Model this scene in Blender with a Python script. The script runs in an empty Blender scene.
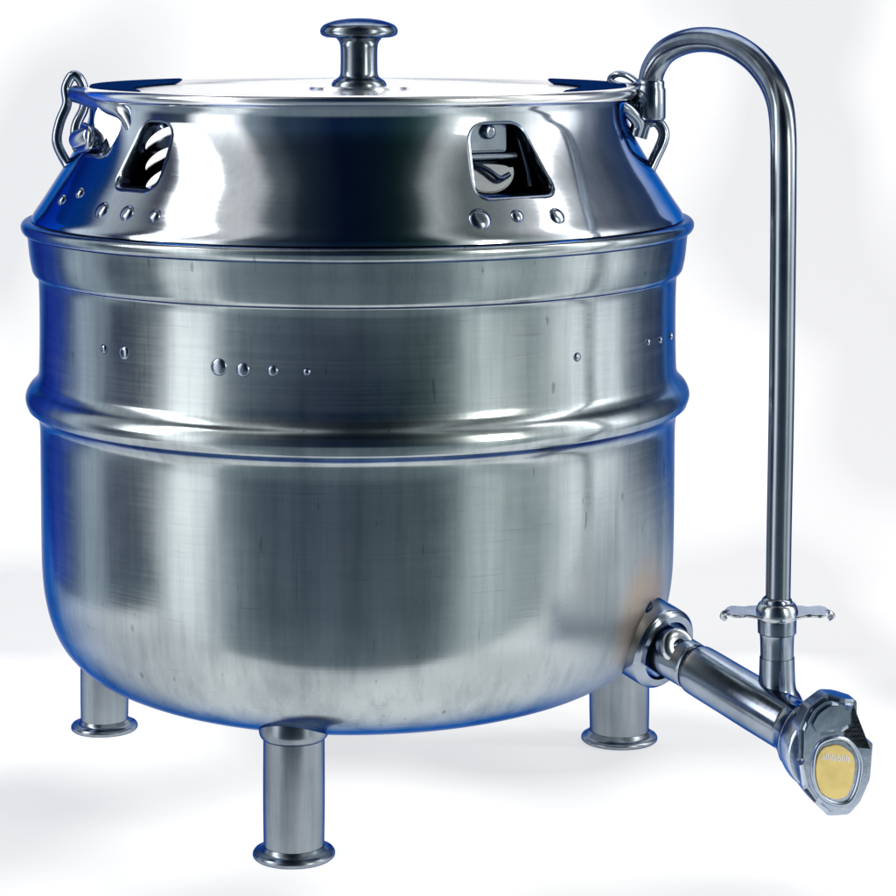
import bpy, bmesh, math
from mathutils import Vector, Matrix
R=math.radians
scn=bpy.context.scene
COL=scn.collection
CAMX,CAMD,CAMZ,F=0.089,2.5,0.775,2500.0
def P(px,py,Y):
    d=CAMD+Y
    return Vector((CAMX+(px-448)/F*d, Y, CAMZ-py/F*d))

# ------------------------------------------------ materials
def nd(nt,t,**k):
    n=nt.nodes.new(t)
    for a,b in k.items(): setattr(n,a,b)
    return n
EDGE=(.012,.125,.50,1)  # blue sheen along the silhouettes, put into the metal's edge tint
def metal(name,col=(0.60,0.63,0.65),rough=0.27,aniso=0.6,brush=True,bump=0.15,dirt=0.25,dent=0.0,streak=True,pits=False,edge=EDGE,warm_highlight=None):
    m=bpy.data.materials.new(name); m.use_nodes=True
    nt=m.node_tree; L=nt.links; b=nt.nodes['Principled BSDF']
    b.inputs['Metallic'].default_value=1.0
    if edge: b.inputs['Specular Tint'].default_value=edge
    tc=nd(nt,'ShaderNodeTexCoord')
    mp=nd(nt,'ShaderNodeMapping'); mp.inputs['Scale'].default_value=(5,5,420) if brush else (60,60,60)
    L.new(tc.outputs['Object'],mp.inputs[0])
    n1=nd(nt,'ShaderNodeTexNoise'); n1.inputs['Scale'].default_value=1.0; n1.inputs['Detail'].default_value=3
    L.new(mp.outputs[0],n1.inputs['Vector'])
    mp2=nd(nt,'ShaderNodeMapping'); mp2.inputs['Scale'].default_value=(45,45,2.5) if streak else (20,20,20)
    L.new(tc.outputs['Object'],mp2.inputs[0])
    n2=nd(nt,'ShaderNodeTexNoise'); n2.inputs['Scale'].default_value=1.0; n2.inputs['Detail'].default_value=5; n2.inputs['Roughness'].default_value=0.65
    L.new(mp2.outputs[0],n2.inputs['Vector'])
    n3=nd(nt,'ShaderNodeTexNoise'); n3.inputs['Scale'].default_value=9.0; n3.inputs['Detail'].default_value=6; n3.inputs['Roughness'].default_value=0.6
    L.new(tc.outputs['Object'],n3.inputs['Vector'])
    add=nd(nt,'ShaderNodeMath',operation='MULTIPLY_ADD'); L.new(n2.outputs['Fac'],add.inputs[0]); add.inputs[1].default_value=0.6
    ml=nd(nt,'ShaderNodeMath',operation='MULTIPLY'); L.new(n3.outputs['Fac'],ml.inputs[0]); ml.inputs[1].default_value=0.4
    L.new(ml.outputs[0],add.inputs[2])
    rp=nd(nt,'ShaderNodeValToRGB'); e=rp.color_ramp.elements
    e[0].position=0.34; e[0].color=(col[0]*(1-dirt),col[1]*(1-dirt*0.9),col[2]*(1-dirt*0.85),1)
    e[1].position=0.56; e[1].color=(col[0],col[1],col[2],1)
    L.new(add.outputs[0],rp.inputs[0]); colout=rp.outputs[0]
    if pits:
        for sc,th0,th1,amt in [((110,110,34),.71,.75,.34),((16,16,480),.69,.74,.18),((400,400,8),.70,.77,.24)]:
            mq=nd(nt,'ShaderNodeMapping'); mq.inputs['Scale'].default_value=sc; L.new(tc.outputs['Object'],mq.inputs[0])
            nq=nd(nt,'ShaderNodeTexNoise'); nq.inputs['Scale'].default_value=1; nq.inputs['Detail'].default_value=2; L.new(mq.outputs[0],nq.inputs['Vector'])
            rq=nd(nt,'ShaderNodeMapRange'); rq.inputs[1].default_value=th0; rq.inputs[2].default_value=th1; rq.inputs[3].default_value=1; rq.inputs[4].default_value=1-amt
            L.new(nq.outputs['Fac'],rq.inputs[0])
            mx=nd(nt,'ShaderNodeVectorMath',operation='SCALE'); L.new(colout,mx.inputs[0]); L.new(rq.outputs[0],mx.inputs['Scale']); colout=mx.outputs[0]
    mr=nd(nt,'ShaderNodeMapRange'); mr.inputs[1].default_value=0.3; mr.inputs[2].default_value=0.7
    mr.inputs[3].default_value=rough*0.75; mr.inputs[4].default_value=rough*1.35
    mix=nd(nt,'ShaderNodeMath',operation='MULTIPLY_ADD'); L.new(n1.outputs['Fac'],mix.inputs[0]); mix.inputs[1].default_value=0.4
    m5=nd(nt,'ShaderNodeMath',operation='MULTIPLY'); m5.inputs[1].default_value=0.6; L.new(n3.outputs['Fac'],m5.inputs[0]); L.new(m5.outputs[0],mix.inputs[2])
    L.new(mix.outputs[0],mr.inputs[0]); ro=mr.outputs[0]
    if warm_highlight:
        # warm highlight painted into the colour around the outlet, duller finish
        ds=nd(nt,'ShaderNodeVectorMath',operation='DISTANCE'); L.new(tc.outputs['Object'],ds.inputs[0]); ds.inputs[1].default_value=warm_highlight
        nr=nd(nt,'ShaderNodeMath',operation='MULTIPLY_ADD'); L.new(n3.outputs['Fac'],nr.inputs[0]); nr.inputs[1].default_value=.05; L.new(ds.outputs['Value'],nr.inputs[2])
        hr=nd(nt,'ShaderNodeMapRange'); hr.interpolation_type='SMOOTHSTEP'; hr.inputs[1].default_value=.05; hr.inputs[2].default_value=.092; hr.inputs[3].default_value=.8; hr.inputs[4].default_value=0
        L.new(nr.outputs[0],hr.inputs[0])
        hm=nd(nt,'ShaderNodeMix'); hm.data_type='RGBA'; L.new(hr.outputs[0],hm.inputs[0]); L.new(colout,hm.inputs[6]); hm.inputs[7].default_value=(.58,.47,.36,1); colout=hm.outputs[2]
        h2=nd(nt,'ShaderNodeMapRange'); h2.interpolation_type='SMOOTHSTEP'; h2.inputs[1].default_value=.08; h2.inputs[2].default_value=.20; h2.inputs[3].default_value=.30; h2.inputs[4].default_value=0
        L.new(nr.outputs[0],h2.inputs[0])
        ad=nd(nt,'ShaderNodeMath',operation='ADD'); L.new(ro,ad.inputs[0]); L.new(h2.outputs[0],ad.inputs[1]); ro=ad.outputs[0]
    L.new(ro,b.inputs['Roughness'])
    L.new(colout,b.inputs['Base Color'])
    if aniso>0:
        b.inputs['Anisotropic'].default_value=aniso
        tg=nd(nt,'ShaderNodeTangent'); tg.direction_type='RADIAL'; tg.axis='Z'
        L.new(tg.outputs[0],b.inputs['Tangent'])
    bp=nd(nt,'ShaderNodeBump'); bp.inputs['Strength'].default_value=bump; bp.inputs['Distance'].default_value=0.0005
    L.new(n1.outputs['Fac'],bp.inputs['Height'])
    last=bp
    if dent>0:
        n4=nd(nt,'ShaderNodeTexNoise'); n4.inputs['Scale'].default_value=5.0; n4.inputs['Detail'].default_value=2
        mp4=nd(nt,'ShaderNodeMapping'); mp4.inputs['Scale'].default_value=(1,1,0.5)
        L.new(tc.outputs['Object'],mp4.inputs[0]); L.new(mp4.outputs[0],n4.inputs['Vector'])
        b2=nd(nt,'ShaderNodeBump'); b2.inputs['Strength'].default_value=1.0; b2.inputs['Distance'].default_value=dent
        L.new(n4.outputs['Fac'],b2.inputs['Height']); L.new(bp.outputs[0],b2.inputs['Normal']); last=b2
    L.new(last.outputs[0],b.inputs['Normal'])
    return m
M_body=metal('brushed_steel_body',col=(.49,.54,.55),rough=0.18,aniso=0.42,bump=0.05,dirt=.34,dent=0.006,pits=True,warm_highlight=(.270,-.145,.197))
M_sh=metal('polished_steel_shoulder',col=(0.66,0.70,0.74),rough=0.09,aniso=0.2,bump=0.03,dirt=0.20,dent=0.003)
M_lid=metal('polished_lid',col=(0.96,0.96,0.97),rough=0.18,aniso=0.0,bump=0.02,dirt=0.02,edge=None)
M_bright=metal('bright_hook_steel',col=(0.85,0.86,0.87),rough=0.14,aniso=0.0,bump=0.03,dirt=0.1,edge=None)
M_leg=metal('worn_steel_leg',col=(0.31,0.35,0.39),rough=0.22,aniso=0.0,brush=False,bump=.1,dirt=0.45)
M_cast=metal('cast_steel',col=(0.38,0.43,0.50),rough=0.18,aniso=0,brush=False,streak=False,dirt=0.4,bump=0.25)
M_cap=metal('satin_cast_plate',col=(0.55,0.62,0.73),rough=0.24,aniso=0,brush=False,streak=False,dirt=0.35,bump=0.7,dent=.012)
M_clamp=metal('satin_clamp_steel',col=(0.68,0.71,0.74),rough=0.20,aniso=0,brush=False,streak=False,dirt=0.4,bump=0.4)
M_pipe=metal('pipe_steel',col=(0.33,0.37,0.42),rough=0.19,aniso=0.0,brush=False,dirt=0.35,bump=0.08)
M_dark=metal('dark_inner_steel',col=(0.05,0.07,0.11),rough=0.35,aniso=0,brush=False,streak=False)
def plain(name,col,rough=0.5,metal_=0.0,spec=.5):
    m=bpy.data.materials.new(name); m.use_nodes=True; nt=m.node_tree; b=nt.nodes['Principled BSDF']
    n=nd(nt,'ShaderNodeTexNoise'); n.inputs['Scale'].default_value=60; n.inputs['Detail'].default_value=5
    tc=nd(nt,'ShaderNodeTexCoord'); nt.links.new(tc.outputs['Object'],n.inputs['Vector'])
    rp=nd(nt,'ShaderNodeValToRGB'); e=rp.color_ramp.elements
    e[0].position=.35; e[0].color=(col[0]*.88,col[1]*.85,col[2]*.8,1); e[1].position=.6; e[1].color=(*col,1)
    nt.links.new(n.outputs['Fac'],rp.inputs[0]); nt.links.new(rp.outputs[0],b.inputs['Base Color'])
    b.inputs['Roughness'].default_value=rough; b.inputs['Metallic'].default_value=metal_; b.inputs['Specular IOR Level'].default_value=spec
    return m
M_label=plain('yellow_label',(1.0,0.80,0.30),0.5,0)
M_text=plain('pale_print',(0.97,0.97,0.95),0.5)
M_navy=plain('lid_reflection_navy',(0.003,0.026,0.14),0.9,0,0.0)  # dark reflection on the lid, painted as flat navy

# ------------------------------------------------ helpers
def mkobj(name,me,mat,parent=None,sharp=32,loc=None):
    me.materials.append(mat)
    for p in me.polygons: p.use_smooth=True
    if sharp: me.set_sharp_from_angle(angle=R(sharp))
    o=bpy.data.objects.new(name,me); COL.objects.link(o)
    if parent: o.parent=parent
    if loc is not None: o.location=loc
    return o
def bm2me(bm,name):
    bmesh.ops.recalc_face_normals(bm,faces=bm.faces)
    me=bpy.data.meshes.new(name); bm.to_mesh(me); bm.free(); return me
def cr(pts,n,closed=False):
    pts=[Vector(p) for p in pts]; out=[]; N=len(pts)
    segs=N if closed else N-1
    for i in range(segs):
        if closed: a,b,c,d=[pts[(i+k)%N] for k in(-1,0,1,2)]
        else:
            b,c=pts[i],pts[i+1]; a=pts[i-1] if i>0 else b*2-c; d=pts[i+2] if i+2<N else c*2-b
        for k in range(n):
            t=k/n
            out.append(0.5*((2*b)+(c-a)*t+(2*a-5*b+4*c-d)*t*t+(3*b-a-3*c+d)*t**3))
    if not closed: out.append(pts[-1])
    return out
def prof(groups,n=5):
    out=[]
    for g in groups:
        s=cr([(r,z,0) for r,z in g],n) if len(g)>2 else [Vector((r,z,0)) for r,z in g]
        for v in s:
            if not out or (out[-1]-v).length>1e-6: out.append(v)
    return [(max(v.x,0),v.y) for v in out]
def add_lathe(bm,pr,seg=160,mat=Matrix(),closed=False):
    rings=[]
    for r,z in pr:
        if r<1e-6: rings.append([bm.verts.new(mat@Vector((0,0,z)))])
        else: rings.append([bm.verts.new(mat@Vector((r*math.cos(2*math.pi*k/seg),r*math.sin(2*math.pi*k/seg),z))) for k in range(seg)])
    pairs=list(zip(rings,rings[1:]))
    if closed: pairs.append((rings[-1],rings[0]))
    for a,b in pairs:
        for k in range(seg):
            k2=(k+1)%seg
            if len(a)==1 and len(b)==1: continue
            if len(a)==1: bm.faces.new((a[0],b[k],b[k2]))
            elif len(b)==1: bm.faces.new((a[k],a[k2],b[0]))
            else: bm.faces.new((a[k],a[k2],b[k2],b[k]))
def lathe(name,pr,mat,parent=None,seg=160,M=Matrix(),closed=False,sharp=32):
    bm=bmesh.new(); add_lathe(bm,pr,seg,M,closed); return mkobj(name,bm2me(bm,name),mat,parent,sharp)
def axis_m(a,b):
    z=(b-a).normalized(); up=Vector((0,0,1)) if abs(z.z)<0.95 else Vector((0,1,0))
    x=up.cross(z).normalized(); y=z.cross(x)
    m=Matrix((x,y,z)).transposed().to_4x4(); m.translation=a; return m
def add_tube(bm,pts,rad,seg=20,closed=False,cap=True,flat=1.0):
    pts=[Vector(p) for p in pts]; N=len(pts)
    T=[]
    for i in range(N):
        if closed: t=pts[(i+1)%N]-pts[i-1]
        else: t=pts[min(i+1,N-1)]-pts[max(i-1,0)]
        T.append(t.normalized())
    up=Vector((0,1,0)) if abs(T[0].y)<0.8 else Vector((0,0,1))
    n=(up-T[0]*up.dot(T[0])).normalized(); rings=[]
    for i in range(N):
        n=(n-T[i]*n.dot(T[i])).normalized(); b=T[i].cross(n)
        r=rad[i] if isinstance(rad,(list,tuple)) else rad
        rings.append([bm.verts.new(pts[i]+n*(r*flat*math.cos(2*math.pi*k/seg))+b*(r*math.sin(2*math.pi*k/seg))) for k in range(seg)])
    pr=list(zip(rings,rings[1:]))
    if closed: pr.append((rings[-1],rings[0]))
    for a,b_ in pr:
        for k in range(seg): bm.faces.new((a[k],a[(k+1)%seg],b_[(k+1)%seg],b_[k]))
    if cap and not closed:
        bm.faces.new(rings[0]); bm.faces.new(rings[-1])
def tube(name,pts,rad,mat,parent=None,**k):
    bm=bmesh.new(); add_tube(bm,pts,rad,**k); return mkobj(name,bm2me(bm,name),mat,parent,40)
def join_bm(name,mat,parent,fns,sharp=35):
    bm=bmesh.new()
    for f in fns: f(bm)
    return mkobj(name,bm2me(bm,name),mat,parent,sharp)
def add_prism(bm,outline,th,M,bev=0.0015,segs=3):
    tmp=bmesh.new()
    vs=[tmp.verts.new((x,y,0)) for x,y in outline]; f=tmp.faces.new(vs)
    r=bmesh.ops.extrude_face_region(tmp,geom=[f])
    for v in [g for g in r['geom'] if isinstance(g,bmesh.types.BMVert)]: v.co.z=th
    if bev>0:
        ed=[e for e in tmp.edges if abs(e.verts[0].co.z-e.verts[1].co.z)<1e-7]
        bmesh.ops.bevel(tmp,geom=ed,offset=bev,segments=segs,affect='EDGES')
    bmesh.ops.transform(tmp,matrix=M,verts=tmp.verts)
    me=bpy.data.meshes.new('tmp'); bmesh.ops.recalc_face_normals(tmp,faces=tmp.faces); tmp.to_mesh(me); tmp.free()
    bm.from_mesh(me); bpy.data.meshes.remove(me)
def round_poly(pts,rad=0.006,n=5):
    out=[]; N=len(pts)
    for i in range(N):
        a,b,c=Vector(pts[i-1]),Vector(pts[i]),Vector(pts[(i+1)%N])
        r=min(rad,(a-b).length*.45,(c-b).length*.45)
        p=b+(a-b).normalized()*r; q=b+(c-b).normalized()*r
        for k in range(n+1):
            t=k/n; v=(1-t)**2*p+2*t*(1-t)*b+t*t*q; out.append((v.x,v.y))
    return out

# ------------------------------------------------ kettle
K=bpy.data.objects.new('steam_kettle',None); COL.objects.link(K); K.empty_display_size=0.1
K['label']='brushed stainless steel kettle on three legs with tall bent pipe'
K['category']='kettle'

body_p=prof([
 [(.300,.560),(.323,.5595)],
 [(.323,.5595),(.3300,.5588),(.3332,.5558),(.3334,.5515),(.3312,.5475),(.3275,.5455)],
 [(.3275,.5455),(.3265,.538),(.3250,.524),(.3225,.511),(.3200,.5065)],
 [(.3200,.5065),(.3175,.5045),(.3162,.500)],
 [(.3162,.500),(.3155,.48),(.3153,.45),(.3157,.422),(.3165,.409),(.3200,.402),(.3255,.396),(.3285,.3895),(.3288,.384),(.3265,.377)],
 [(.3265,.377),(.3205,.372),(.3170,.367),(.3152,.359),(.3146,.345),(.3142,.30),(.3136,.25),(.3125,.215),(.3095,.190),(.303,.166),(.292,.145),(.275,.128),(.252,.115),(.222,.1055),(.18,.0995),(.12,.096),(0,.0945)],
],5)
inner=[(.0,.115),(.22,.130),(.28,.16),(.300,.2),(.306,.25),(.306,.545),(.300,.560)]
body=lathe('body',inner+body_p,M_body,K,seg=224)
so=[(.2685,.6775),(.2668,.670),(.2682,.657),(.2745,.641),(.2850,.622),(.2990,.600),(.3125,.579),(.3212,.566),(.3235,.5602)]
so_s=prof([so],5)
si_s=[(r-.0035,z-.001) for r,z in reversed(so_s)]
shoulder=lathe('shoulder',so_s+si_s,M_sh,K,seg=224,closed=True)
def rs(z):
    t=sorted(so_s,key=lambda p:p[1])
    for (r0,z0),(r1,z1) in zip(t,t[1:]):
        if z0<=z<=z1: return r0+(r1-r0)*(z-z0)/(z1-z0+1e-9)
    return t[0][0] if z<t[0][1] else t[-1][0]
def rb(z):
    t=[p for p in body_p]
    for (r0,z0),(r1,z1) in zip(t,t[1:]):
        if z1<=z<=z0 and z0-z1>1e-9: return r1+(r0-r1)*(z-z1)/(z0-z1)
    return .315
def surf(th,z,fn):
    r=fn(z); dr=(fn(z+.002)-fn(z-.002))/.004
    a=R(th); rad=Vector((math.sin(a),-math.cos(a),0))
    p=rad*r+Vector((0,0,z)); n=(rad-Vector((0,0,dr))).normalized()
    return p,n
def opening(th,zt,zb,wt,wb,skew=0):
    return round_poly([(-wt/2-skew*.3,zt),(wt/2-skew*.3,zt),(wb/2+skew,zb),(-wb/2,zb)],.017,8)
ops=[(30.2,.6640,.597,.056,.084,.006),(-42.0,.6640,.601,.044,.062,0)]
def ang_of(px,py,fn,z0=None):
    d=Vector(((px-448)/F,1,-py/F)); o=Vector((CAMX,-CAMD,CAMZ)); t=2.0
    while t<2.7:
        p=o+d*t
        if math.hypot(p.x,p.y)<=fn(p.z): return math.degrees(math.atan2(p.x,-p.y)),p.z
        t+=.0005
    return None
for th,zt,zb,wt,wb,sk in ops:
    ol=opening(th,zt,zb,wt,wb,sk)
    bm=bmesh.new(); a=R(th); rad=Vector((math.sin(a),-math.cos(a),0)); tan=Vector((math.cos(a),math.sin(a),0))
    M=Matrix((tan,Vector((0,0,1)),rad)).transposed().to_4x4(); M.translation=rad*.20
    add_prism(bm,ol,.2,M,0)
    me=bm2me(bm,'cut'); c=bpy.data.objects.new('cut',me); COL.objects.link(c)
    md=shoulder.modifiers.new('b','BOOLEAN'); md.object=c; md.solver='EXACT'; md.operation='DIFFERENCE'
    dg=bpy.context.evaluated_depsgraph_get(); ev=shoulder.evaluated_get(dg)
    nm=bpy.data.meshes.new_from_object(ev); shoulder.modifiers.clear(); shoulder.data=nm
    bpy.data.objects.remove(c)
    bm=bmesh.new(); rows=[]
    cz=sum(p[1] for p in ol)/len(ol)
    for off,dep in ((.0018,-.0008),(.0004,.0012),(-.0014,.0006),(-.0024,-.0022),(-.0028,-.0070),(-.0029,-.014)):
        row=[]
        N=len(ol)
        for i in range(N):
            p0=Vector(ol[i-1]); p2=Vector(ol[(i+1)%N]); tg=(p2-p0).normalized(); nn=Vector((tg.y,-tg.x))
            if nn.dot(Vector((ol[i][0],ol[i][1]-cz)))<0: nn=-nn
            u=ol[i][0]+nn.x*off; z=ol[i][1]+nn.y*off
            r=rs(z)+dep; th2=a+math.asin(u/r)
            row.append(bm.verts.new((math.sin(th2)*r,-math.cos(th2)*r,z)))
        rows.append(row)
    for r0,r1 in zip(rows,rows[1:]):
        for i in range(len(r0)):
            j=(i+1)%len(r0)
            try: bm.faces.new((r0[i],r0[j],r1[j],r1[i]))
            except ValueError: pass
    mkobj('opening_lip',bm2me(bm,'opening_lip'),M_cast,shoulder,50)
shoulder.data.set_sharp_from_angle(angle=R(32))
for i,(th,zt,zb,wt,wb,sk) in enumerate(ops):
    a=R(th); rad=Vector((math.sin(a),-math.cos(a),0)); tan=Vector((math.cos(a),math.sin(a),0))
    def W(u,z,r): return rad*r+tan*u+Vector((0,0,z))
    M=Matrix((tan,Vector((0,0,1)),rad)).transposed().to_4x4(); M.translation=rad*.236
    lt=join_bm('latch',M_cast,K,[
         lambda bm:add_prism(bm,round_poly([(-.046,.636),(.018,.636),(.018,.670),(-.046,.670)],.004,4),.018,M,.002),
         lambda bm:add_lathe(bm,prof([[(0,.008),(.004,.0078),(.0065,.006),(.007,0)]]),24,axis_m(W(-.004,.655,.253),W(-.004,.655,.30))),
         lambda bm:add_tube(bm,[W(-.046,.632,.254),W(.026,.632,.254)],.0042,seg=12),
         lambda bm:add_tube(bm,cr([W(.028,.668,.25),W(.032,.645,.254),W(.036,.620,.260),W(.036,.604,.264)],4),.003,seg=12)])
    if i==0:
        o=[]
        for k in range(25):
            t=math.pi*(1.0+k/24); o.append((.030*math.cos(t),.008+.024*math.sin(t)))
        for k in range(13):
            t=math.pi*(k/12); o.append((.027*math.cos(t)-.002,.008+.004*math.sin(t)))
        Mh=Matrix((tan,Vector((0,0,1)),rad)).transposed().to_4x4(); Mh.translation=W(-.012,.6135,.264)
        Mh=Mh@Matrix.Rotation(R(-26),4,'X')
        join_bm('latch_hook',M_bright,lt,[lambda bm:add_prism(bm,o,.005,Mh,.001)])
        join_bm('latch_pin',M_dark,lt,[lambda bm:add_tube(bm,cr([Mh@Vector((-.012,.012,.007)),Mh@Vector((.000,.004,.009)),Mh@Vector((.010,-.004,.009)),Mh@Vector((.022,.000,.007))],5),.0024,seg=12)])
    else:
        # three crescent vanes
        for zz in (.649,.630,.611):
            Ms=Matrix((tan,Vector((0,0,1)),rad)).transposed().to_4x4(); Ms.translation=W(.006,zz,.262)
            Ms=Ms@Matrix.Rotation(R(30),4,'Z')@Matrix.Rotation(R(-8),4,'X')@Matrix.Rotation(R(22),4,'Y')
            oc=[(.021*math.cos(math.pi*k/16),.011*math.sin(math.pi*k/16)-.004) for k in range(17)]+[(-.0205*math.cos(math.pi*k/16),.0035*math.sin(math.pi*k/16)-.005) for k in range(1,16)]
            join_bm('latch_hook',M_bright,lt,[lambda bm:add_prism(bm,oc,.004,Ms,.0006)])
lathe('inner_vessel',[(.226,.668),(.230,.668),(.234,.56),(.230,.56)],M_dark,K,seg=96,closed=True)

def rivet(th,z,fn,r,h,mat,parent,name='rivet'):
    p,n=surf(th,z,fn)
    pr=prof([[(0,h),(r*.45,h*.93),(r*.8,h*.6),(r,0.0),(r,-h*.6)]],4)
    return lathe(name,pr,mat,parent,seg=28,M=axis_m(p,p+n))
for px,py,r in [(480,219,.0105),(517,216,.0065),(557,216,.0085),(102,210,.0085),(127,213,.008),(155,216,.0065),(62,200,.006),(80,193,.006)]:
    q=ang_of(px,py,rs)
    if q: rivet(q[0],q[1],rs,r,.0032,M_cast,shoulder)
for px,py,r in [(104,349,.0045),(124,353,.0065),(219,367,.0078),(243,370,.0065),(273,371,.005),(307,372,.0035),(577,357,.0042),(648,342,.0035),(660,340,.0035),(671,336,.004),(683,320,.004)]:
    q=ang_of(px,py,rb)
    if q: rivet(q[0],q[1],rb,r,.0024,M_cast,body)

# lid
lid=lathe('lid',prof([[(0,.6865),(.10,.6865),(.20,.6862),(.240,.6855)],[(.240,.6855),(.247,.6835),(.253,.6835),(.260,.6865)],[(.260,.6865),(.268,.6895),(.2745,.6895),(.2778,.6865),(.2778,.6825),(.2745,.6785),(.270,.6775)],[(.270,.6775),(.255,.6775)],[(.255,.6775),(0,.680)]],5),M_lid,K,seg=200)
lathe('knob',prof([[(.0275,.686),(.0275,.6905),(.0255,.6945),(.0220,.6965)],[(.0220,.6965),(.0192,.700),(.0185,.708),(.0185,.724),(.0195,.732),(.0230,.7370)],[(.0230,.7370),(.033,.7378)],[(.033,.7378),(.0375,.7400),(.0390,.7438),(.0380,.7475)],[(.0380,.7475),(.034,.7510),(.024,.7545),(.011,.7565),(0,.7570)]],5),M_leg,lid,seg=72)
lathe('knob_washer',prof([[(.052,.6862),(.052,.6880),(.050,.6892),(.027,.6896)]]),M_lid,lid,seg=72)
for s in (-1,1):  # crescents added in place of dark reflections at the lid ends
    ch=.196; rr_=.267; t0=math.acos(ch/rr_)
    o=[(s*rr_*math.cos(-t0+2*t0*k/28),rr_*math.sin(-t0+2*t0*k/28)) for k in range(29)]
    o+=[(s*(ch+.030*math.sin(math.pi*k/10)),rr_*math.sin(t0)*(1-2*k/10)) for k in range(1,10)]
    join_bm('lid_dark_reflection',M_navy,lid,[lambda bm:add_prism(bm,o,.0045,Matrix.Translation((0,0,.6868)),.0008)])

# legs
for (x,y,rr,fr,top) in [(-.0505,-.236,.0280,.0365,.128),(-.2765,.160,.0255,.0345,.185),(.2685,.120,.0315,.0390,.165)]:
    leg=lathe('leg',prof([[(0,.006),(rr*.98,.006)],[(rr*.98,.006),(rr,.05),(rr*.99,top-.004)],[(rr*.99,top-.004),(rr*.8,top),(0,top+.002)]],3),M_leg,K,seg=64)
    leg.location=(x,y,0)
    lathe('foot',prof([[(0,0),(fr*.98,0)],[(fr*.98,0),(fr*1.02,.0015),(fr*1.02,.0038),(fr*.99,.0055)],[(fr*.99,.0055),(rr*1.12,.0070),(rr*1.0,.011)]],4),M_leg,leg,seg=64)
    if y<0:
        zb=.113
        lathe('leg_collar',prof([[(rr,zb-.006),(rr*1.08,zb-.004),(rr*1.13,zb-.0005),(rr*1.13,zb+.004),(rr*1.10,zb+.013)]],4),M_leg,leg,seg=64)

# arched pipe
ctr=[(650,108,-.03),(650,88,-.03),(653,70,-.034),(664,53,-.046),(682,43,-.066),(703,39.5,-.09),(727,43,-.118),(750,56,-.146),(768,76,-.172),(779,100,-.195),(783,130,-.212),(783.5,175,-.222),(783,260,-.225),(781.5,400,-.225),(779,540,-.225),(777.5,640,-.225)]
pp=cr([P(*c) for c in ctr],10)
nrm=len(pp)
prad=[.0122 if i<nrm*.62 else .0122-.0010*(i/nrm-.62)/.38 for i in range(nrm)]
pipe=tube('pipe',pp,prad,M_pipe,K,seg=32)
b0=P(650,120,-.03); b1=P(650,82,-.03)
lathe('pipe_socket',prof([[(0,0),(.013,0),(.0155,.003)],[(.0155,.003),(.0155,.030)],[(.0155,.030),(.0142,.033)],[(.0142,.033),(.0142,.038),(.0122,.040)]],3),M_cast,pipe,seg=40,M=axis_m(b0,b1))
join_bm('pipe_bracket',M_cast,pipe,[
 lambda bm:add_tube(bm,cr([Vector((.255,-.02,.664)),Vector((.272,-.026,.668)),P(650,106,-.03)],5),.0085,seg=16),
 lambda bm:add_tube(bm,cr([P(638,84,.01),P(628,76,.02),P(617,74,.03),P(610,80,.03),P(618,85,.02),P(630,86,.01)],5,closed=True),.0034,seg=12,closed=True)])
tb=P(777,652,-.225)
lathe('pipe_collar',prof([[(.0115,.062),(.0135,.060),(.0145,.055)],[(.0145,.055),(.0145,.047)],[(.0145,.047),(.0175,.045),(.0175,.030)],[(.0175,.030),(.0155,.026),(.0150,.0)],[(.0150,0),(0.013,-.055)]],3),M_cast,pipe,seg=40,M=axis_m(Vector((tb.x,tb.y,tb.z-.012)),Vector((tb.x,tb.y,tb.z+.1))))
wz=P(777,612,-.225)
def wing(bm):
    for s in (-1,1):
        ol=[(0,-.013),(.016,-.013),(.028,-.010),(.038,-.013),(.046,-.009),(.047,.002),(.041,.009),(.031,.009),(.022,.011),(.010,.014),(0,.014)]
        oc=[(v.x*s,v.y) for v in cr([(x,y,0) for x,y in ol],3)]
        M=Matrix.Translation(wz+Vector((0,0,-.003)))@Matrix.Rotation(R(10),4,'X')@Matrix.Rotation(R(-4*s),4,'Y')
        add_prism(bm,oc,.003,M,.0010)
        # curled tip
        c0=wz+Vector((s*.041,-.004,-.001))
        add_tube(bm,cr([c0,c0+Vector((s*.006,0,.0015)),c0+Vector((s*.009,.001,-.002)),c0+Vector((s*.006,.002,-.005))],4),.0026,seg=10)
    add_lathe(bm,prof([[(.0115,.010),(.0165,.008),(.019,.002),(.019,-.004),(.016,-.008),(.0115,-.009)]],3),36,Matrix.Translation(wz))
join_bm('wing_nut',M_clamp,pipe,[wing])

# drain valve
A=P(652,642,-.125); B=P(818,742,-.275)
ax=(B-A).normalized(); Ln=(B-A).length
V=lathe('drain_valve',prof([[(0,.0),(.022,.0)],[(.022,.0),(.022,.050),(.0205,.054)],[(.0205,.054),(.0220,.058),(.0235,.064),(.0238,.10),(.0242,.135)],[(.0242,.135),(.0242,.170),(.0250,.178),(.030,.187)],[(.030,.187),(.0325,.191),(.0325,.204),(.030,.208)],[(.030,.208),(0,.210)]],4),M_cast,K,seg=64,M=axis_m(A,B))
N0=A-ax*.026
def nut(bm):
    add_lathe(bm,prof([[(.0,0),(.035,.001)],[(.035,.001),(.0388,.004),(.0395,.010),(.0395,.038),(.038,.043),(.035,.046)],[(.035,.046),(.0290,.046)],[(.0290,.046),(.0280,.042),(.0275,.034)],[(.0275,.034),(.018,.034)]],4),64,axis_m(N0,N0+ax))
join_bm('union_nut',M_cast,V,[nut])
side=(Vector((.1,-.62,.75))-ax*Vector((.1,-.62,.75)).dot(ax)).normalized()
Mb=N0+ax*.048
bq=axis_m(Mb+side*.006,Mb+side*.006+(Vector((.35,-.85,.25))).normalized())
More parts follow.
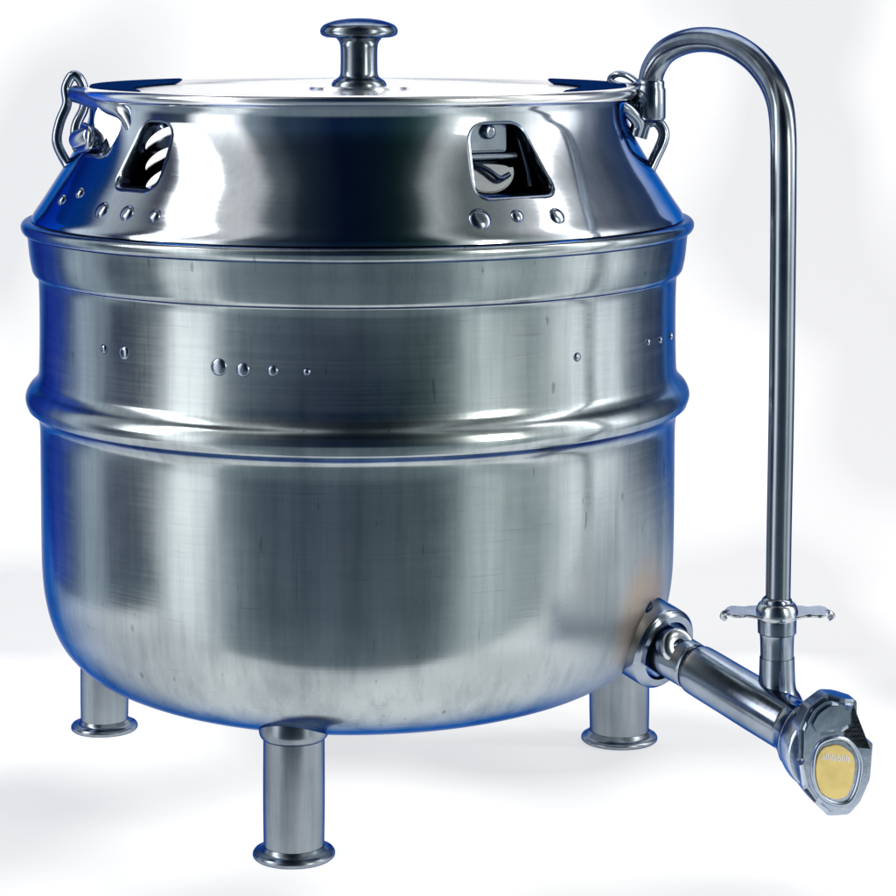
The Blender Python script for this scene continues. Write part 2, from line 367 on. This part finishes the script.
join_bm('bonnet',M_clamp,V,[lambda bm:add_lathe(bm,prof([[(.0155,-.01),(.0170,.018)],[(.0170,.018),(.0160,.0225),(.012,.0245),(.007,.0250)],[(.007,.0250),(.0052,.0235),(.0045,.019),(0,.0185)]],3),40,bq)])
side2=(Vector((-.25,-.85,.45))-ax*Vector((-.25,-.85,.45)).dot(ax)).normalized()
for sd,rr_ in ((side,.0085),(side2,.0062)):
    join_bm('set_screw',M_dark,V,[lambda bm:add_lathe(bm,prof([[(rr_,0),(rr_,.0052),(rr_*.8,.0066),(0,.0068)]],3),24,axis_m(N0+ax*.020+sd*.0355,N0+ax*.020+sd*.1))])
T0=P(777,712,-.225)
join_bm('tee_boss',M_cast,V,[lambda bm:add_lathe(bm,prof([[(.026,-.01),(.0250,.006),(.021,.016),(.0170,.024),(.0158,.05)]],4),40,axis_m(T0,T0+Vector((0,0,1))))])
C=P(833,752,-.305)
zn=(Vector((.18,-.97,-.01))).normalized(); xx=Vector((0,0,1)).cross(zn).normalized()
if xx.x<0: xx=-xx
yy=zn.cross(xx)
MP=Matrix((xx,yy,zn)).transposed().to_4x4(); MP.translation=C
k=.00088
def pl(lst,rad=.006): return round_poly([((x-833)*k,-(y-752)*k) for x,y in reversed(lst)],rad,4)
ol=pl([(804,702),(822,690),(838,694),(854,698),(854,727),(843,729),(846,737),(871,741),(868,778),(858,800),(846,812),(824,812),(810,798),(798,783),(792,755),(794,722)],.003)
def plate(bm):
    add_prism(bm,ol,.026,MP@Matrix.Translation((0,0,-.012)),.0050,5)
    add_prism(bm,pl([(808,704),(822,695),(836,699),(849,703),(849,722),(832,727),(808,731),(800,718)],.004),.0175,MP,.004,4)
    add_lathe(bm,prof([[(0,0.004),(.033,.004)],[(.033,.004),(.035,0),(.035,-.018),(.028,-.030),(0,-.034)]],3),48,MP@Matrix.Translation((-.008,0,0)))
    ring=[MP@Vector(((x-831)*k,-(y-765)*k-.0115,.0140)) for x,y in [(806,750),(813,737),(832,733),(846,741),(854,758),(851,781),(842,797),(827,798),(812,788),(805,770)]]
    add_tube(bm,cr(ring,4,closed=True),.0022,seg=10,closed=True)
join_bm('valve_handle',M_cap,V,[plate])
MLb=MP@Matrix.Translation((-.0015,-.0035,.0143))@Matrix.Scale(.9,4)
def lab(bm):
    o=[(811,744),(817,736),(834,733),(844,739),(851,745),(854,757),(851,779),(843,793),(829,794),(815,787),(809,772),(808,756)]
    add_prism(bm,pl(o,.006),.0014,MLb,.0005)
label=join_bm('name_plate',M_label,V,[lab])
cu=bpy.data.curves.new('t','FONT'); cu.body='allilablilt'; cu.size=.0092; cu.align_x='CENTER'; cu.extrude=.0002; cu.offset=.00012
to=bpy.data.objects.new('t',cu); COL.objects.link(to)
me=bpy.data.meshes.new_from_object(to.evaluated_get(bpy.context.evaluated_depsgraph_get())); bpy.data.objects.remove(to)
me.transform(MLb@Matrix.Translation((-.002,.001,.0017))@Matrix.Rotation(R(-8),4,'Z'))
mkobj('lettering',me,M_text,V,0)

# carrying links and brackets
lk=[(634,98,-.02),(622,110,-.024),(618,128,-.028),(628,152,-.034),(644,175,-.038),(656,156,-.03),(664,135,-.026),(657,122,-.022),(646,124,-.02),(641,138,-.02)]
tube('handle_link',cr([P(*c) for c in lk],6),.0058,M_cast,K,seg=16)
lk=[(72,76,-.03),(66,88,-.03),(67,104,-.035),(60,122,-.04),(57,142,-.045),(66,162,-.05),(75,174,-.06),(83,160,-.06),(76,144,-.055),(76,126,-.05),(84,108,-.04),(84,90,-.03),(79,78,-.03)]
tube('handle_link',cr([P(*c) for c in lk],6,closed=True),.0050,M_cast,K,seg=16,closed=True)
nb=Vector((math.sin(R(-34)),-math.cos(R(-34)),.30)).normalized(); xb=Vector((0,0,1)).cross(nb).normalized()
if xb.x<0: xb=-xb
MB=Matrix((xb,nb.cross(xb),nb)).transposed().to_4x4(); MB.translation=P(114,130,-.140)
def clampL(bm):
    f=lambda l:[((x-112)*.00112,-(y-130)*.00100) for x,y in reversed(l)]
    add_prism(bm,round_poly(f([(92,102),(108,99),(130,105),(141,118),(140,146),(130,164),(117,160),(110,146),(96,138),(88,120)]),.008,6),.030,MB@Matrix.Translation((0,0,-.020)),.0080,6)
    add_tube(bm,cr([P(76,94,-.05),P(88,98,-.09),P(106,105,-.130),P(124,112,-.156),P(134,128,-.162),P(130,150,-.160)],6),[.0085]*31,seg=18)
    # short horizontal barrel tied to the link
    add_lathe(bm,prof([[(0,-.002),(.0085,-.001),(.0100,.002)],[(.0100,.002),(.0100,.034)],[(.0100,.034),(.0075,.037),(0,.038)]],3),28,axis_m(P(78,140,-.10),P(112,130,-.165)))
    add_tube(bm,cr([P(84,126,-.11),P(90,131,-.135),P(89,146,-.14),P(80,150,-.11)],5),.0038,seg=12)
join_bm('handle_bracket',M_clamp,K,[clampL])
def clampR(bm):
    add_tube(bm,cr([P(614,104,-.05),P(628,110,-.045),P(638,122,-.035),P(636,134,-.03)],5),.0072,seg=14)
join_bm('handle_bracket',M_cast,K,[clampR])

# ------------------------------------------------ backdrop: white sweep, glow added to lift the floor shadows
m=bpy.data.materials.new('white_glowing_sweep'); m.use_nodes=True; nt=m.node_tree; b=nt.nodes['Principled BSDF']
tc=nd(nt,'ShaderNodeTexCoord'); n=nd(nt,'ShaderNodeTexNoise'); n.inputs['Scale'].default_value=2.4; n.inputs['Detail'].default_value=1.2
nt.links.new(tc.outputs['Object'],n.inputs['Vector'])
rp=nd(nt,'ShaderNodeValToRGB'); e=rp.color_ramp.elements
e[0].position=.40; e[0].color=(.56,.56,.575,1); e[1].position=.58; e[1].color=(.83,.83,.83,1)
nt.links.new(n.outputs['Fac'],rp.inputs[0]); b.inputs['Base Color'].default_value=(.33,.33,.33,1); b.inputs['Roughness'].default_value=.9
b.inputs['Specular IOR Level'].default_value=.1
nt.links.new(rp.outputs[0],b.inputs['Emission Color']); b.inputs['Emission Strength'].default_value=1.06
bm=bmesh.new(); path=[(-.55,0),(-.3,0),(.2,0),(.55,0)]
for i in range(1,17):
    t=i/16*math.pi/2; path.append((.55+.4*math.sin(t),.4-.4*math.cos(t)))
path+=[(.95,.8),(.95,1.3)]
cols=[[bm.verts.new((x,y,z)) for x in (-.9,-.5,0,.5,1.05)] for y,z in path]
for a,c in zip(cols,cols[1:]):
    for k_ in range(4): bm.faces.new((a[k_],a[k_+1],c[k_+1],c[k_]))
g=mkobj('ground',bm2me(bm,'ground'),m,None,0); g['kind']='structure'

# ------------------------------------------------ world + lamps
w=bpy.data.worlds.new('World'); scn.world=w; w.use_nodes=True; nt=w.node_tree; L=nt.links
bg=nt.nodes['Background']
tc=nd(nt,'ShaderNodeTexCoord'); sp=nd(nt,'ShaderNodeSeparateXYZ'); L.new(tc.outputs['Generated'],sp.inputs[0])
ng=nd(nt,'ShaderNodeMath',operation='MULTIPLY'); ng.inputs[1].default_value=-1; L.new(sp.outputs['Y'],ng.inputs[0])
at=nd(nt,'ShaderNodeMath',operation='ARCTAN2'); L.new(sp.outputs['X'],at.inputs[0]); L.new(ng.outputs[0],at.inputs[1])
mr=nd(nt,'ShaderNodeMapRange'); mr.inputs[1].default_value=-math.pi; mr.inputs[2].default_value=math.pi; L.new(at.outputs[0],mr.inputs[0])
rp=nd(nt,'ShaderNodeValToRGB'); L.new(mr.outputs[0],rp.inputs[0])
stops=[(-180,(.2,.25,.35)),(-150,(.0,.012,.07)),(-130,(.0,.03,.18)),(-121,(.0,.03,.12)),(-114,(.45,.49,.52)),(-103,(.3,.34,.37)),(-94,(.01,.015,.05)),(-74,(.03,.045,.06)),(-67,(1,1,1)),(-52,(1,1,1)),(-45,(.16,.19,.22)),(-32,(.02,.035,.055)),(-8,(.002,.007,.025)),(14,(.003,.012,.022)),(26,(.008,.026,.027)),(35,(.05,.08,.085)),(46,(.7,.73,.72)),(60,(.18,.21,.21)),(74,(.38,.41,.41)),(86,(1,1,1)),(100,(.9,.9,.9)),(112,(.18,.20,.23)),(126,(.05,.065,.09)),(140,(.03,.05,.09)),(155,(.03,.06,.12)),(180,(.2,.25,.35))]
els=rp.color_ramp.elements
els[0].position=0; els[0].color=(*stops[0][1],1); els[1].position=1; els[1].color=(*stops[-1][1],1)
for ph,c in stops[1:-1]:
    e=els.new((ph+180)/360); e.color=(*c,1)
ez=nd(nt,'ShaderNodeMapRange'); ez.inputs[1].default_value=-.10; ez.inputs[2].default_value=-.32; ez.inputs[3].default_value=0; ez.inputs[4].default_value=.45
mx=nd(nt,'ShaderNodeMix'); mx.data_type='RGBA'; L.new(sp.outputs['Z'],ez.inputs[0]); L.new(ez.outputs[0],mx.inputs[0]); L.new(rp.outputs[0],mx.inputs[6]); mx.inputs[7].default_value=(.18,.22,.24,1)
ec=nd(nt,'ShaderNodeMapRange'); ec.inputs[1].default_value=.30; ec.inputs[2].default_value=.70; ec.inputs[3].default_value=1.9; ec.inputs[4].default_value=.7
L.new(sp.outputs['Z'],ec.inputs[0]); L.new(mx.outputs[2],bg.inputs[0]); L.new(ec.outputs[0],bg.inputs[1])
def area(name,loc,tgt,sx,sy,power,col=(1,1,1)):
    l=bpy.data.lights.new(name,'AREA'); l.shape='RECTANGLE'; l.size=sx; l.size_y=sy; l.energy=power; l.color=col
    o=bpy.data.objects.new(name,l); COL.objects.link(o); o.location=loc
    o.rotation_euler=(Vector(tgt)-Vector(loc)).to_track_quat('-Z','Y').to_euler(); return o
area('top_fill',(0,1.1,2.4),(0,.3,0),2.2,1.2,15)  # added unseen lamp, whitens floor and backdrop
area('side_softbox',(-2.5,-.75,2.1),(0,0,.5),.70,2.4,28)
area('side_softbox',(2.5,-.1,1.7),(0,0,.4),.35,2.4,17)
area('front_fill',(2.0,-1.8,1.2),(.3,-.2,.3),.34,1.4,15,(1,.93,.84))  # added unseen fill, brightens the yellow label from the front
area('blue_edge_fill',(-.90,.50,.42),(0,0,.42),.38,.84,.36,(.0,.12,1))  # added out of view to put blue into the steel's left edge

cam=bpy.data.cameras.new('camera'); co=bpy.data.objects.new('camera',cam); COL.objects.link(co)
co.location=(CAMX,-CAMD,CAMZ); co.rotation_euler=(R(90),0,0)
cam.sensor_width=36; cam.lens=F/896*36; cam.shift_y=-.5; cam.clip_end=50; cam.clip_start=.01
scn.camera=co
scn.view_settings.view_transform='Standard'; scn.view_settings.look='None'; scn.view_settings.exposure=0
